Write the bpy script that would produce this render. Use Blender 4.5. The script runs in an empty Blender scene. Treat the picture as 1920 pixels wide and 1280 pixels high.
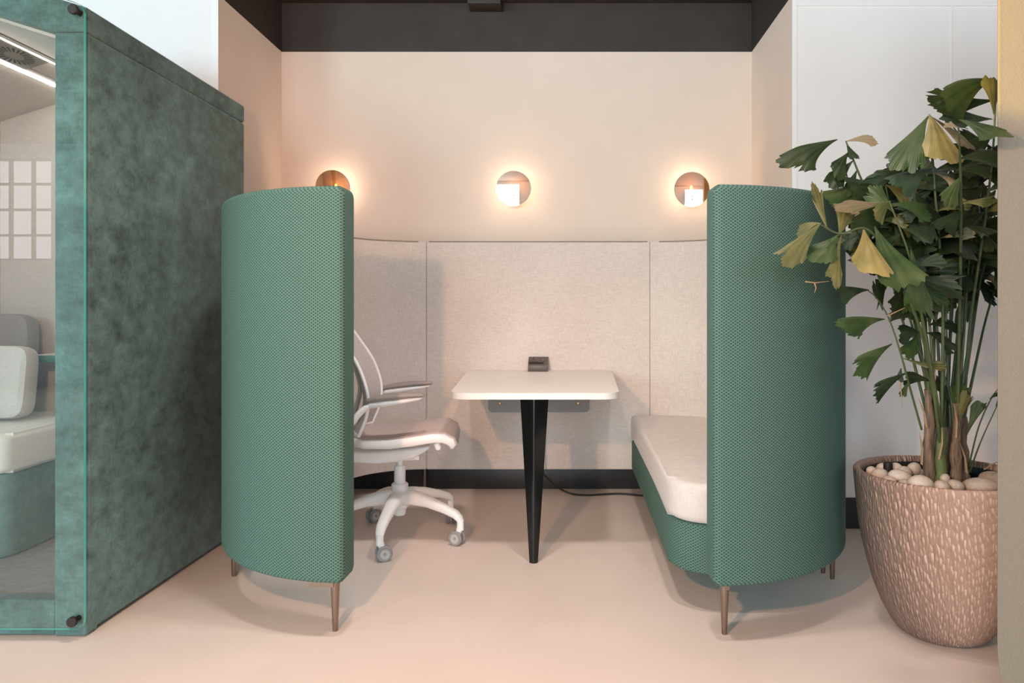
import bpy, bmesh, math, random
from mathutils import Vector, Matrix
random.seed(7)
# strengths of the rear windows, the added side windows, the unseen warm key, the sun beam, the ceiling lamps and the wall lamps
WE = (40, 450, 350, 180, 470, 80)
WC = ((.95, .95, 1), (.62, .97, 1), (.80, .93, 1), (.66, .86, 1), (.38, .74, 1), (1, .85, .85))
KEY, KEYC = 140, (1, .52, .29)
SUN, SUNC = 1500, (1, .70, .16)
S1, S2, S1C = 108, 98, (1, .89, .84)
SCONCE, SCC = 1.8, (1, .70, .50)
sc = bpy.context.scene
COL = sc.collection
PI = math.pi
FPX, VX, VY, HC = 1350.0, 1065.0, 582.0, 1.1

def P(px, py, Y):
    """the point at depth Y seen at pixel px, py of the photograph"""
    return Vector(((px - VX) / FPX * Y, Y, HC - (py - VY) / FPX * Y))

def lin(r, g, b):
    f = lambda c: (c / 12.92 if c <= .04045 else ((c + .055) / 1.055) ** 2.4)
    return (f(r / 255), f(g / 255), f(b / 255), 1)

# ------------------------------------------------------------------ materials
class NT:
    def __init__(s, name):
        s.m = bpy.data.materials.new(name); s.m.use_nodes = True
        s.t = s.m.node_tree; s.n = s.t.nodes; s.l = s.t.links
        s.b = s.n['Principled BSDF']; s.out = s.n['Material Output']
    def new(s, typ, **kw):
        n = s.n.new(typ)
        for k, v in kw.items():
            setattr(n, k, v)
        return n
    def link(s, a, b): s.l.new(a, b)
    def coords(s, kind='Object', scale=(1, 1, 1), rot=(0, 0, 0)):
        tc = s.new('ShaderNodeTexCoord'); mp = s.new('ShaderNodeMapping')
        mp.inputs['Scale'].default_value = scale; mp.inputs['Rotation'].default_value = rot
        s.link(tc.outputs[kind], mp.inputs['Vector'])
        return mp.outputs['Vector']
    def noise(s, vec, scale, detail=3, rough=.5):
        n = s.new('ShaderNodeTexNoise'); n.inputs['Scale'].default_value = scale
        n.inputs['Detail'].default_value = detail; n.inputs['Roughness'].default_value = rough
        s.link(vec, n.inputs['Vector']); return n.outputs['Fac']
    def ramp(s, fac, stops):
        r = s.new('ShaderNodeValToRGB'); e = r.color_ramp.elements
        while len(e) < len(stops): e.new(.5)
        for k, (p, c) in enumerate(stops):
            e[k].position = p; e[k].color = c
        s.link(fac, r.inputs['Fac']); return r.outputs['Color']
    def math(s, op, a, b=None):
        n = s.new('ShaderNodeMath', operation=op)
        for i, v in enumerate((a, b)):
            if v is None: continue
            if isinstance(v, (int, float)): n.inputs[i].default_value = v
            else: s.link(v, n.inputs[i])
        return n.outputs[0]
    def mix(s, fac, a, b):
        n = s.new('ShaderNodeMixRGB')
        for i, v in zip((0, 1, 2), (fac, a, b)):
            if isinstance(v, (int, float)): n.inputs[i].default_value = v
            elif isinstance(v, tuple): n.inputs[i].default_value = v
            else: s.link(v, n.inputs[i])
        return n.outputs[0]
    def bump(s, h, strength=.3, dist=.01):
        n = s.new('ShaderNodeBump'); n.inputs['Strength'].default_value = strength
        n.inputs['Distance'].default_value = dist
        s.link(h, n.inputs['Height']); s.link(n.outputs['Normal'], s.b.inputs['Normal'])
    def set(s, **kw):
        for k, v in kw.items():
            i = s.b.inputs[k.replace('_', ' ')]
            if hasattr(v, 'is_linked') or hasattr(v, 'node'): s.link(v, i)
            else: i.default_value = v
        return s

def plain(name, col, rough=.5, metal=0, spec=.5, var=0, coat=0):
    t = NT(name)
    t.set(Base_Color=col, Roughness=rough, Metallic=metal)
    t.b.inputs['Specular IOR Level'].default_value = spec
    t.b.inputs['Coat Weight'].default_value = coat
    if var:
        f = t.noise(t.coords(), 6, 5)
        a = tuple(c * (1 - var) for c in col[:3]) + (1,)
        b = tuple(min(1, c * (1 + var)) for c in col[:3]) + (1,)
        t.set(Base_Color=t.ramp(f, [(.3, a), (.7, b)]))
    return t.m

def weave(name, light, dark, p=.0155, q=.0107, sheen=.15):
    t = NT(name)
    tc = t.new('ShaderNodeTexCoord'); sp = t.new('ShaderNodeSeparateXYZ')
    t.link(tc.outputs['UV'], sp.inputs[0])
    cu = t.math('COSINE', t.math('MULTIPLY', sp.outputs[0], 2 * PI / p))
    cv = t.math('COSINE', t.math('MULTIPLY', sp.outputs[1], 2 * PI / q))
    f = t.math('MULTIPLY', cu, cv)
    big = t.noise(t.coords(), 5, 3)
    c = t.ramp(t.math('ADD', t.math('MULTIPLY', f, .5), .5), [(.0, tuple(min(1, x * 1.12) for x in light[:3]) + (1,)), (.55, tuple(.92 * a + .08 * b for a, b in zip(light, dark))), (.86, dark)])
    c = t.mix(t.math('MULTIPLY', big, .25), c, tuple(x * .7 for x in light[:3]) + (1,))
    t.set(Base_Color=c, Roughness=.85)
    t.b.inputs['Specular IOR Level'].default_value = .2
    t.b.inputs['Sheen Weight'].default_value = sheen
    t.b.inputs['Sheen Tint'].default_value = light
    t.bump(t.math('MULTIPLY', t.math('MAXIMUM', f, -.15), -1), .3, .002)
    return t.m

def linen(name, a, b, sheen=.15):
    t = NT(name)
    n1 = t.noise(t.coords('Object', (30, 30, 420)), 1, 2)
    n2 = t.noise(t.coords('Object', (420, 420, 30)), 1, 2)
    n3 = t.noise(t.coords(), 3, 3)
    f = t.math('ADD', t.math('MULTIPLY', t.math('ADD', n1, n2), .42), t.math('MULTIPLY', n3, .16))
    t.set(Base_Color=t.ramp(f, [(.36, b), (.64, a)]), Roughness=.9)
    t.b.inputs['Specular IOR Level'].default_value = .15
    t.b.inputs['Sheen Weight'].default_value = sheen
    t.bump(f, .25, .002)
    return t.m

def velvet(name, dark, mid, light):
    t = NT(name)
    v = t.coords('Object', (1, 1, 1))
    n1 = t.noise(v, 2.2, 6, .62)
    n2 = t.noise(t.coords('Object', (3, 3.4, 4.6)), 3.2, 9, .74)
    n3 = t.noise(t.coords('Object', (260, 260, 40)), 1, 2)
    f = t.math('ADD', t.math('MULTIPLY', n1, .4), t.math('MULTIPLY', n2, .6))
    f = t.math('ADD', t.math('MULTIPLY', f, .9), t.math('MULTIPLY', n3, .1))
    t.set(Base_Color=t.ramp(f, [(.36, dark), (.5, mid), (.62, light)]), Roughness=.75)
    t.b.inputs['Specular IOR Level'].default_value = .2
    t.b.inputs['Sheen Weight'].default_value = .35
    t.b.inputs['Sheen Roughness'].default_value = .4
    t.b.inputs['Sheen Tint'].default_value = (.6, .8, .78, 1)
    t.bump(f, .15, .01)
    return t.m

M = {}
M['wall_cream'] = plain('cream wall paint', (.80, .67, .575, 1), .75, spec=.2, var=.015)
M['wall_white'] = plain('white wall paint', (.80, .79, .785, 1), .7, spec=.2, var=.01)
M['dark_paint'] = plain('dark brown ceiling paint', (.046, .036, .031, 1), .55, spec=.3, var=.12)
M['ceil'] = plain('room ceiling', (.20, .165, .14, 1), .8, var=.05)
M['black_trim'] = plain('black skirting', (.024, .024, .026, 1), .4)
M['white_trim'] = plain('white trim', (.83, .825, .82, 1), .5)
t = NT('poured beige floor')
v = t.coords()
f1 = t.noise(v, 1.6, 5); f2 = t.noise(v, 140, 2)
c = t.ramp(f1, [(.3, (.69, .585, .52, 1)), (.7, (.75, .645, .58, 1))])
c = t.mix(t.ramp(f2, [(.70, (0, 0, 0, 1)), (.76, (.35, .35, .35, 1))]), c, (.48, .37, .31, 1))
t.set(Base_Color=c, Roughness=t.ramp(t.noise(v, 5, 4), [(.3, (.36,) * 3 + (1,)), (.7, (.5,) * 3 + (1,))]))
t.b.inputs['Specular IOR Level'].default_value = .38
t.bump(t.noise(v, 60, 3), .03, .002)
M['floor'] = t.m
M['green'] = weave('green knitted upholstery', lin(90, 119, 108), lin(30, 50, 43))
M['linen'] = linen('oatmeal linen', (.82, .745, .69, 1), (.62, .55, .50, 1))
M['cushion'] = linen('pale linen cushion', (.70, .635, .59, 1), (.58, .52, .475, 1))
M['pod_seat'] = linen('white pod cushion', (.90, .88, .87, 1), (.80, .78, .77, 1))
M['piping'] = plain('taupe piping', (.30, .24, .19, 1), .8)
M['velvet'] = velvet('teal grey velvet', (.032, .050, .046, 1), (.088, .148, .141, 1), (.145, .25, .24, 1))
M['velvet_b'] = velvet('pale teal velvet', (.10, .18, .175, 1), (.15, .26, .255, 1), (.20, .33, .32, 1))
M['bronze'] = plain('bronze steel leg', (.30, .23, .19, 1), .28, 1)
M['dark_metal'] = plain('black steel', (.006, .006, .006, 1), .2, 0, .5)
M['plate'] = plain('grey bracket plate', (.27, .262, .255, 1), .45, .2)
M['brass'] = plain('brass screw', (.75, .48, .22, 1), .3, 1)
M['table'] = plain('white laminate', (.82, .78, .74, 1), .42, spec=.4)
M['plastic_white'] = plain('white plastic', (.97, .968, .965, 1), .35, spec=.45)
M['mesh_back'] = linen('grey mesh', (.62, .57, .56, 1), (.50, .455, .445, 1))
M['mauve'] = linen('mauve seat cloth', (.56, .455, .43, 1), (.48, .385, .365, 1))
M['pad_grey'] = plain('grey arm pad', (.34, .295, .27, 1), .6)
M['tyre'] = plain('grey caster tyre', (.28, .28, .29, 1), .5)
M['socket'] = plain('dark brown plastic', (.045, .034, .029, 1), .25, spec=.5)
M['socket_front'] = plain('brown plastic face', (.105, .08, .07, 1), .4)
M['caster_disc'] = plain('light grey castor disc', (.50, .48, .46, 1), .45)
M['black_rubber'] = plain('black rubber', (.012, .012, .012, 1), .5)
M['carpet'] = linen('grey pod carpet', (.30, .28, .28, 1), (.19, .18, .18, 1))
M['pod_lining'] = linen('pinkish pod lining', (.58, .51, .48, 1), (.48, .42, .395, 1))
M['pod_cushion'] = linen('brown grey cushion', (.30, .26, .245, 1), (.23, .20, .19, 1))
M['teal_edge'] = plain('teal table edge', lin(70, 118, 108), .5)
M['bolt'] = plain('dark bronze bolt', (.05, .04, .036, 1), .4, .7)
M['vent'] = plain('vent plate', (.24, .2, .185, 1), .5)
M['stone'] = plain('cream pebble', (.60, .48, .39, 1), .7, var=.13)
M['soil'] = plain('dark soil', (.03, .024, .02, 1), .95, var=.4)
M['liner'] = plain('black pot liner', (.014, .013, .013, 1), .5)
M['screen'] = None

t = NT('beige ribbed screen fabric')
tc = t.new('ShaderNodeTexCoord'); sp = t.new('ShaderNodeSeparateXYZ'); t.link(tc.outputs['Object'], sp.inputs[0])
w = t.math('SINE', t.math('ADD', t.math('MULTIPLY', sp.outputs[2], 2 * PI / .0052), t.math('MULTIPLY', sp.outputs[0], 2 * PI / .011)))
w2 = t.math('SINE', t.math('SUBTRACT', t.math('MULTIPLY', sp.outputs[2], 2 * PI / .012), t.math('MULTIPLY', sp.outputs[0], 2 * PI / .0058)))
f = t.math('ADD', t.math('MULTIPLY', t.math('ADD', w, w2), .10), t.math('ADD', t.math('MULTIPLY', t.noise(t.coords('Object', (300, 300, 160)), 1, 2), .5), .25))
t.set(Base_Color=t.ramp(f, [(.25, (.225, .19, .145, 1)), (.75, (.30, .255, .195, 1))]), Roughness=.9)
t.b.inputs['Specular IOR Level'].default_value = .15
t.bump(f, .4, .002)
M['screen'] = t.m

t = NT('carved terracotta pot')
uvv = t.coords('UV', (1 / .0095, 1 / .029, 1), (0, 0, -.2))
wn_ = t.new('ShaderNodeTexNoise'); wn_.inputs['Scale'].default_value = .6; t.link(uvv, wn_.inputs['Vector'])
va = t.new('ShaderNodeVectorMath', operation='MULTIPLY_ADD'); t.link(wn_.outputs['Color'], va.inputs[0]); va.inputs[1].default_value = (.6, .6, 0); t.link(uvv, va.inputs[2])
vo = t.new('ShaderNodeTexVoronoi'); vo.feature = 'F1'
vo.inputs['Scale'].default_value = 1; vo.inputs['Randomness'].default_value = .62
t.link(va.outputs[0], vo.inputs['Vector'])
df = t.new('ShaderNodeVectorMath', operation='SUBTRACT'); t.link(va.outputs[0], df.inputs[0]); t.link(vo.outputs['Position'], df.inputs[1])
dx = t.new('ShaderNodeSeparateXYZ'); t.link(df.outputs[0], dx.inputs[0])
d = vo.outputs['Distance']
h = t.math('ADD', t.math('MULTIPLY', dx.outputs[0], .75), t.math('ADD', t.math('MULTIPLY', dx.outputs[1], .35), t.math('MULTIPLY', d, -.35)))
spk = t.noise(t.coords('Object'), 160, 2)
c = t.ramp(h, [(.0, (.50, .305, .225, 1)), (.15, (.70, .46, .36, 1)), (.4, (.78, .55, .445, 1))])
c = t.mix(t.ramp(spk, [(.66, (0, 0, 0, 1)), (.72, (.8, .8, .8, 1))]), c, (.64, .47, .38, 1))
t.set(Base_Color=c, Roughness=.55)
t.bump(h, 1.0, .016)
M['pot'] = t.m

def leafmat(name, c1, c2, c3):
    t = NT(name)
    uv = t.new('ShaderNodeTexCoord'); sp = t.new('ShaderNodeSeparateXYZ'); t.link(uv.outputs['UV'], sp.inputs[0])
    rib = t.math('SINE', t.math('MULTIPLY', sp.outputs[0], 150))
    n = t.noise(t.coords('Object'), 14, 4)
    c = t.ramp(n, [(.32, c1), (.52, c2), (.70, c3)])
    t.set(Base_Color=c, Roughness=.42)
    t.b.inputs['Specular IOR Level'].default_value = .4
    t.bump(rib, .22, .0008)
    tr = t.new('ShaderNodeBsdfTranslucent'); t.link(c, tr.inputs['Color'])
    mx = t.new('ShaderNodeMixShader'); mx.inputs[0].default_value = .18
    t.link(t.b.outputs[0], mx.inputs[1]); t.link(tr.outputs[0], mx.inputs[2]); t.link(mx.outputs[0], t.out.inputs['Surface'])
    return t.m
M['leaf_dark'] = leafmat('dark green leaf', (.016, .028, .010, 1), (.026, .044, .014, 1), (.045, .058, .020, 1))
M['leaf_mid'] = leafmat('green leaf', (.030, .060, .016, 1), (.052, .086, .025, 1), (.09, .11, .04, 1))
M['leaf_olive'] = leafmat('olive leaf', (.085, .10, .03, 1), (.15, .14, .045, 1), (.22, .19, .07, 1))
M['leaf_gold'] = leafmat('golden leaf', (.22, .19, .06, 1), (.36, .27, .095, 1), (.42, .31, .12, 1))
M['leaf_blue'] = leafmat('blue green leaf', (.040, .068, .036, 1), (.062, .098, .055, 1), (.085, .115, .065, 1))
M['leaf_tan'] = leafmat('tan leaf', (.17, .13, .07, 1), (.26, .19, .11, 1), (.20, .19, .08, 1))
M['petiole'] = plain('green petiole', (.065, .085, .03, 1), .5, var=.25)
t = NT('fibrous palm stem')
f = t.noise(t.coords('Object', (60, 60, 7)), 1, 5, .65)
t.set(Base_Color=t.ramp(f, [(.32, (.06, .036, .024, 1)), (.5, (.21, .13, .085, 1)), (.68, (.33, .22, .15, 1))]), Roughness=.85)
t.bump(f, .8, .01)
M['trunk'] = t.m
M['sheath'] = plain('green stem sheath', (.12, .15, .04, 1), .5, var=.3)
M['straw'] = plain('dry straw fibre', (.36, .22, .12, 1), .8)

# clear pane: see through, mirrors by its angle
t = NT('clear glass')
t.n.remove(t.b)
tp = t.new('ShaderNodeBsdfTransparent'); tp.inputs[0].default_value = (.945, .985, .975, 1)
gl = t.new('ShaderNodeBsdfGlossy'); gl.inputs['Roughness'].default_value = .0
fr = t.new('ShaderNodeFresnel'); fr.inputs['IOR'].default_value = 1.52
mx = t.new('ShaderNodeMixShader')
ge = t.new('ShaderNodeNewGeometry')
t.link(t.math('MULTIPLY', t.math('MULTIPLY', fr.outputs[0], 1.9), t.math('SUBTRACT', 1, ge.outputs['Backfacing'])), mx.inputs[0])
t.link(tp.outputs[0], mx.inputs[1]); t.link(gl.outputs[0], mx.inputs[2]); t.link(mx.outputs[0], t.out.inputs['Surface'])
M['glass'] = t.m
t = NT('glass edge')
t.set(Base_Color=(.10, .52, .46, 1), Roughness=.15)
t.b.inputs['Subsurface Weight'].default_value = 0
M['glass_edge'] = t.m
# half mirrored amber glass of the wall lamps
t = NT('amber mirror glass')
t.n.remove(t.b)
tp = t.new('ShaderNodeBsdfTransparent'); tp.inputs[0].default_value = (.42, .22, .085, 1)
gl = t.new('ShaderNodeBsdfGlossy'); gl.inputs['Roughness'].default_value = .02; gl.inputs[0].default_value = (1, .93, .85, 1)
mx = t.new('ShaderNodeMixShader'); mx.inputs[0].default_value = .66
t.link(tp.outputs[0], mx.inputs[1]); t.link(gl.outputs[0], mx.inputs[2]); t.link(mx.outputs[0], t.out.inputs['Surface'])
M['amber'] = t.m
def emit(name, col, s):
    t = NT(name); t.set(Base_Color=(.8, .8, .8, 1))
    t.b.inputs['Emission Color'].default_value = col; t.b.inputs['Emission Strength'].default_value = s
    return t.m
M['bulb'] = emit('lit bulb', (1, .80, .58, 1), 22)
M['strip'] = emit('lit led strip', (1, .90, .80, 1), 34)

# ------------------------------------------------------------------ mesh helpers
def link(name, bm, mats, parent=None, sharp=35, smooth=True, recalc=True):
    if recalc: bmesh.ops.recalc_face_normals(bm, faces=bm.faces[:])
    me = bpy.data.meshes.new(name); bm.to_mesh(me); bm.free()
    for m in (mats if isinstance(mats, (list, tuple)) else [mats]):
        me.materials.append(M[m] if isinstance(m, str) else m)
    if smooth:
        me.shade_smooth(); me.set_sharp_from_angle(angle=math.radians(sharp))
    o = bpy.data.objects.new(name, me); COL.objects.link(o)
    if parent is not None:
        root = parent
        o.parent = parent
        off = Vector((0, 0, 0))
        while root is not None:
            off = off + root.location; root = root.parent
        if not parent.get('_local'):
            me.transform(Matrix.Translation(-off))
    return o

def thing(name, label, cat, loc=(0, 0, 0), group=None, local=False):
    o = bpy.data.objects.new(name, None); COL.objects.link(o); o.empty_display_size = .05
    o.location = loc; o['label'] = label; o['category'] = cat
    if group: o['group'] = group
    if local: o['_local'] = 1
    return o

def tag(o, label, cat, group=None):
    o['label'] = label; o['category'] = cat
    if group: o['group'] = group
    return o

def struct(o): o['kind'] = 'structure'; return o

def box(bm, x0, x1, y0, y1, z0, z1, bev=0, seg=2, mi=0):
    vs = [bm.verts.new((x, y, z)) for x in (x0, x1) for y in (y0, y1) for z in (z0, z1)]
    fs = [bm.faces.new([vs[i] for i in q]) for q in ((0, 1, 3, 2), (4, 6, 7, 5), (0, 4, 5, 1), (2, 3, 7, 6), (0, 2, 6, 4), (1, 5, 7, 3))]
    for f in fs: f.material_index = mi
    if bev:
        es = list({e for f in fs for e in f.edges})
        r = bmesh.ops.bevel(bm, geom=es, offset=bev, segments=seg, profile=.5, affect='EDGES')
        for f in r['faces']: f.material_index = mi
    return bm

def B(*a, **k): return box(bmesh.new(), *a, **k)

def rings(bm, rr, cap=True, mi=0, closed=True):
    """skin a list of rings (lists of points)"""
    vs = [[bm.verts.new(p) for p in r] for r in rr]
    n = len(vs[0])
    for a, b in zip(vs, vs[1:]):
        for i in range(n if closed else n - 1):
            j = (i + 1) % n
            try: bm.faces.new((a[i], a[j], b[j], b[i])).material_index = mi
            except ValueError: pass
    if cap:
        for r in (vs[0], vs[-1]):
            try: bm.faces.new(r).material_index = mi
            except ValueError: pass
    return vs

def tube(bm, pts, rad, n=12, mi=0, flat=1.0, cap=True):
    pts = [Vector(p) for p in pts]
    if not isinstance(rad, (list, tuple)): rad = [rad] * len(pts)
    rr = []; up = None
    for k, p in enumerate(pts):
        d = (pts[min(k + 1, len(pts) - 1)] - pts[max(k - 1, 0)]).normalized()
        if up is None:
            up = Vector((0, 1, 0)) if abs(d.y) < .9 else Vector((1, 0, 0))
        s = d.cross(up).normalized(); up = s.cross(d).normalized()
        rr.append([p + s * (math.cos(a) * rad[k] * flat) + up * (math.sin(a) * rad[k]) for a in [2 * PI * i / n for i in range(n)]])
    rings(bm, rr, cap, mi); return bm

def spline(pts, n=6):
    """Catmull-Rom through the points"""
    pts = [Vector(p) for p in pts]; out = []
    q = [pts[0] * 2 - pts[1]] + pts + [pts[-1] * 2 - pts[-2]]
    for i in range(1, len(q) - 2):
        a, b, c, d = q[i - 1:i + 3]
        for k in range(n):
            t = k / n
            out.append(.5 * ((2 * b) + (c - a) * t + (2 * a - 5 * b + 4 * c - d) * t * t + (3 * b - a - 3 * c + d) * t ** 3))
    out.append(pts[-1]); return out

def lathe(bm, prof, c=(0, 0, 0), n=48, mi=0, axis='Z', cap=True, uv=False):
    rr = []
    for r, z in prof:
        ring = []
        for i in range(n):
            a = 2 * PI * i / n
            if axis == 'Z': p = (c[0] + r * math.cos(a), c[1] + r * math.sin(a), c[2] + z)
            elif axis == 'Y': p = (c[0] + r * math.cos(a), c[1] + z, c[2] + r * math.sin(a))
            else: p = (c[0] + z, c[1] + r * math.cos(a), c[2] + r * math.sin(a))
            ring.append(p)
        rr.append(ring)
    vs = rings(bm, rr, cap, mi)
    return vs

def prism(bm, poly, z0, z1, bev=0, seg=3, mi=0, edges='h'):
    lo = [bm.verts.new((x, y, z0)) for x, y in poly]; hi = [bm.verts.new((x, y, z1)) for x, y in poly]
    n = len(poly)
    fs = [bm.faces.new(lo), bm.faces.new(hi)]
    fs += [bm.faces.new((lo[i], lo[(i + 1) % n], hi[(i + 1) % n], hi[i])) for i in range(n)]
    for f in fs: f.material_index = mi
    if bev:
        es = [e for e in set(fs[0].edges) | set(fs[1].edges)]
        bmesh.ops.bevel(bm, geom=es, offset=bev, segments=seg, profile=.5, affect='EDGES')
    return bm

def arc(cx, cy, rx, ry, a0, a1, n):
    return [(cx + rx * math.cos(math.radians(a0 + (a1 - a0) * k / n)), cy + ry * math.sin(math.radians(a0 + (a1 - a0) * k / n))) for k in range(n + 1)]

def resample(path, step):
    pts = [Vector(p) for p in path]; out = [pts[0]]; acc = 0
    L = [0]
    for a, b in zip(pts, pts[1:]): L.append(L[-1] + (b - a).length)
    n = max(2, round(L[-1] / step)); out = []
    for k in range(n + 1):
        s = L[-1] * k / n; i = 0
        while i < len(L) - 2 and L[i + 1] < s: i += 1
        f = (s - L[i]) / max(1e-9, L[i + 1] - L[i]); out.append(pts[i].lerp(pts[i + 1], f))
    return out

def slab(bm, path, thick, z0, z1, r=.02, side=1, step=.03, uvs=True, nseg=5):
    """an upholstered panel swept along a plan path; thickness grows to `side`, all edges rounded. thick: number or function of arc share"""
    pts = resample(path, step)
    L = [0]
    for a, b in zip(pts, pts[1:]): L.append(L[-1] + (b - a).length)
    T = L[-1]
    th = thick if callable(thick) else (lambda s: thick)
    def at(s):
        s = min(max(s, 0), T); i = 0
        while i < len(L) - 2 and L[i + 1] < s: i += 1
        f = (s - L[i]) / max(1e-9, L[i + 1] - L[i]); p = pts[i].lerp(pts[i + 1], f)
        a = pts[max(i - 1, 0)] if f < .5 else pts[i]; b = pts[i + 1] if f < .5 else pts[min(i + 2, len(pts) - 1)]
        d = (b - a).normalized()
        return p, Vector((-d.y, d.x)) * side
    st = []
    for k in range(nseg + 1):
        a = PI / 2 * k / nseg; st.append((r * (1 - math.sin(a)), r * (1 - math.cos(a))))
    st = [(s, i) for s, i in sorted((r * (1 - math.cos(PI / 2 * k / nseg)), r * (1 - math.sin(PI / 2 * k / nseg))) for k in range(nseg + 1))]
    stations = st + [(s, 0) for s in L if r < s < T - r] + [(T - s, i) for s, i in reversed(st)]
    rr = []; UV = []
    for s, ins in stations:
        p, nrm = at(s); t = th(s / T); ring = []; uv = []
        for (cn, cz, a0) in ((t - r, z1 - r, 0), (r, z1 - r, 90), (r, z0 + r, 180), (t - r, z0 + r, 270)):
            for k in range(nseg + 1):
                a = math.radians(a0 + 90 * k / nseg)
                nn = cn + r * math.cos(a); zz = cz + r * math.sin(a)
                nn = ins + nn * (t - 2 * ins) / t
                zz = z0 + ins + (zz - z0) * (z1 - z0 - 2 * ins) / (z1 - z0)
                q = p + nrm * nn; ring.append((q.x, q.y, zz)); uv.append((s + nn - ins, zz + (nn if k in (0,) and 0 else 0)))
        rr.append(ring); UV.append(uv)
    base = len(bm.verts)
    vs = rings(bm, rr, True)
    if uvs:
        lay = bm.loops.layers.uv.verify()
        tab = {}
        for a, b in zip(vs, UV):
            for v, u in zip(a, b): tab[v] = u
        for f in bm.faces:
            for lp in f.loops:
                if lp.vert in tab: lp[lay].uv = tab[lp.vert]
    return bm

def boxuv(o):
    """meter-true uv by the dominant normal"""
    me = o.data
    if not me.uv_layers: me.uv_layers.new()
    uv = me.uv_layers[0].data
    for p in me.polygons:
        n = p.normal
        for li in p.loop_indices:
            c = me.vertices[me.loops[li].vertex_index].co
            if abs(n.z) > .75: uv[li].uv = (c.x, c.y)
            elif abs(n.x) > abs(n.y): uv[li].uv = (c.y, c.z)
            else: uv[li].uv = (c.x, c.z)

# ------------------------------------------------------------------ the setting
YB, YP = 4.455, 3.645        # alcove back wall, face of the piers
XL, XR = -1.772, 1.137
ZC = 2.70                    # where the paint turns dark
ZT = 3.0
RX0, RX1, RY = -10.0, 5.0, -6.0
ZR = 3.6
struct(link('floor', B(RX0, RX1, RY, YB + .1, -.1, 0), 'floor'))
bm = B(XL - .1, XR + .1, YB, YB + .12, 0, ZC, mi=0); box(bm, XL - .1, XR + .1, YB - .003, YB + .12, ZC, ZR, mi=1)
struct(link('wall_back', bm, ['wall_cream', 'dark_paint']))
def pier(name, x0, x1, face_x):
    bm = B(x0, x1, YP, YB + .12, 0, ZR)
    for f in bm.faces:
        c = f.calc_center_median()
        f.material_index = 1 if abs(c.x - face_x) < .01 else 0
    # dark upper band on the return
    s = 1 if face_x == x1 else -1
    box(bm, face_x - .001, face_x + .003, YP + .003, YB, ZC, ZR, mi=2) if s > 0 else box(bm, face_x - .003, face_x + .001, YP + .003, YB, ZC, ZR, mi=2)
    struct(link(name, bm, ['wall_white', 'wall_cream', 'dark_paint']))
pier('wall_left', RX0, XL, XL)
pier('wall_right', XR, RX1, XR)
struct(link('ceiling_alcove', B(XL, XR, YP - .3, YB, ZT, ZT + .1), 'dark_paint'))
struct(link('ceiling', B(RX0, RX1, RY, YP, ZR, ZR + .1), 'ceil'))
struct(link('trim_1', B(-.605, -.405, YB - .13, YB - .003, 2.945, 3.0, bev=.004), 'dark_paint'))   # boxed beam end under the dark ceiling
bm = B(XL, XR, YB - .015, YB, 0, .155, bev=.004)
struct(link('baseboard_back', bm, 'black_trim'))
struct(link('baseboard_right', B(XR + .001, RX1, YP - .014, YP, 0, .155, bev=.004), 'black_trim'))
struct(link('baseboard_left', B(RX0, XL - .001, YP - .014, YP, 0, .155, bev=.004), 'black_trim'))
struct(link('trim_2', B(XR + .001, 2.9, YP - .006, YP, 2.640, 2.648), 'white_trim'))
struct(link('trim_3', B(1.935, 1.943, YP - .005, YP, 2.2, 2.64), 'white_trim'))
struct(link('trim_4', B(XR - .003, XR + .02, YP - .004, YP, .155, 3.4), 'white_trim'))
struct(link('trim_5', B(XL - .03, XL + .003, YP - .004, YP, .155, 3.4), 'white_trim'))
# room behind the camera: window wall and side walls
wins = [(-9.8, -7.75, 1.85, 3.40), (-6.6, -4.4, 1.0, 3.35), (-3.0, -.6, 1.0, 3.35), (.8, 3.4, 1.0, 3.35)]
bm = bmesh.new(); x = RX0
for (a, b, z0, z1) in wins:
    box(bm, x, a, RY - .2, RY, 0, ZR); box(bm, a, b, RY - .2, RY, 0, z0); box(bm, a, b, RY - .2, RY, z1, ZR); x = b
box(bm, x, RX1, RY - .2, RY, 0, ZR)
struct(link('wall_rear', bm, 'wall_white'))
bm = B(RX0 - .1, RX0, RY, -4.2, 0, ZR); box(bm, RX0 - .1, RX0, 1.2, YP, 0, ZR); box(bm, RX0 - .1, RX0, -4.2, 1.2, 0, 1.0); box(bm, RX0 - .1, RX0, -4.2, 1.2, 3.35, ZR)
struct(link('wall_far_left', bm, 'wall_white'))
bm = bmesh.new()
for i in range(9):
    yy = -4.2 + 5.4 * i / 8; box(bm, RX0 - .08, RX0 - .03, yy - .02, yy + .02, 1.0, 3.35)
for i in range(6):
    zz = 1.0 + 2.35 * i / 5; box(bm, RX0 - .081, RX0 - .031, -4.2, 1.2, zz - .02, zz + .02)
struct(link('window_5', bm, 'pad_grey'))  # added window bars on the left wall, for more light from the left
bm = B(RX1, RX1 + .1, RY, -4.2, 0, ZR); box(bm, RX1, RX1 + .1, 1.2, YP, 0, ZR); box(bm, RX1, RX1 + .1, -4.2, 1.2, 0, .25); box(bm, RX1, RX1 + .1, -4.2, 1.2, 2.4, ZR)
struct(link('wall_far_right', bm, 'wall_white'))
bm = bmesh.new()
for i in range(9):
    yy = -4.2 + 5.4 * i / 8; box(bm, RX1 + .03, RX1 + .08, yy - .02, yy + .02, .25, 2.4)
for i in range(4):
    zz = .25 + 2.15 * i / 3; box(bm, RX1 + .031, RX1 + .081, -4.2, 1.2, zz - .02, zz + .02)
struct(link('window_6', bm, 'pad_grey'))  # added low window bars on the right, to brighten the pod side
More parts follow.
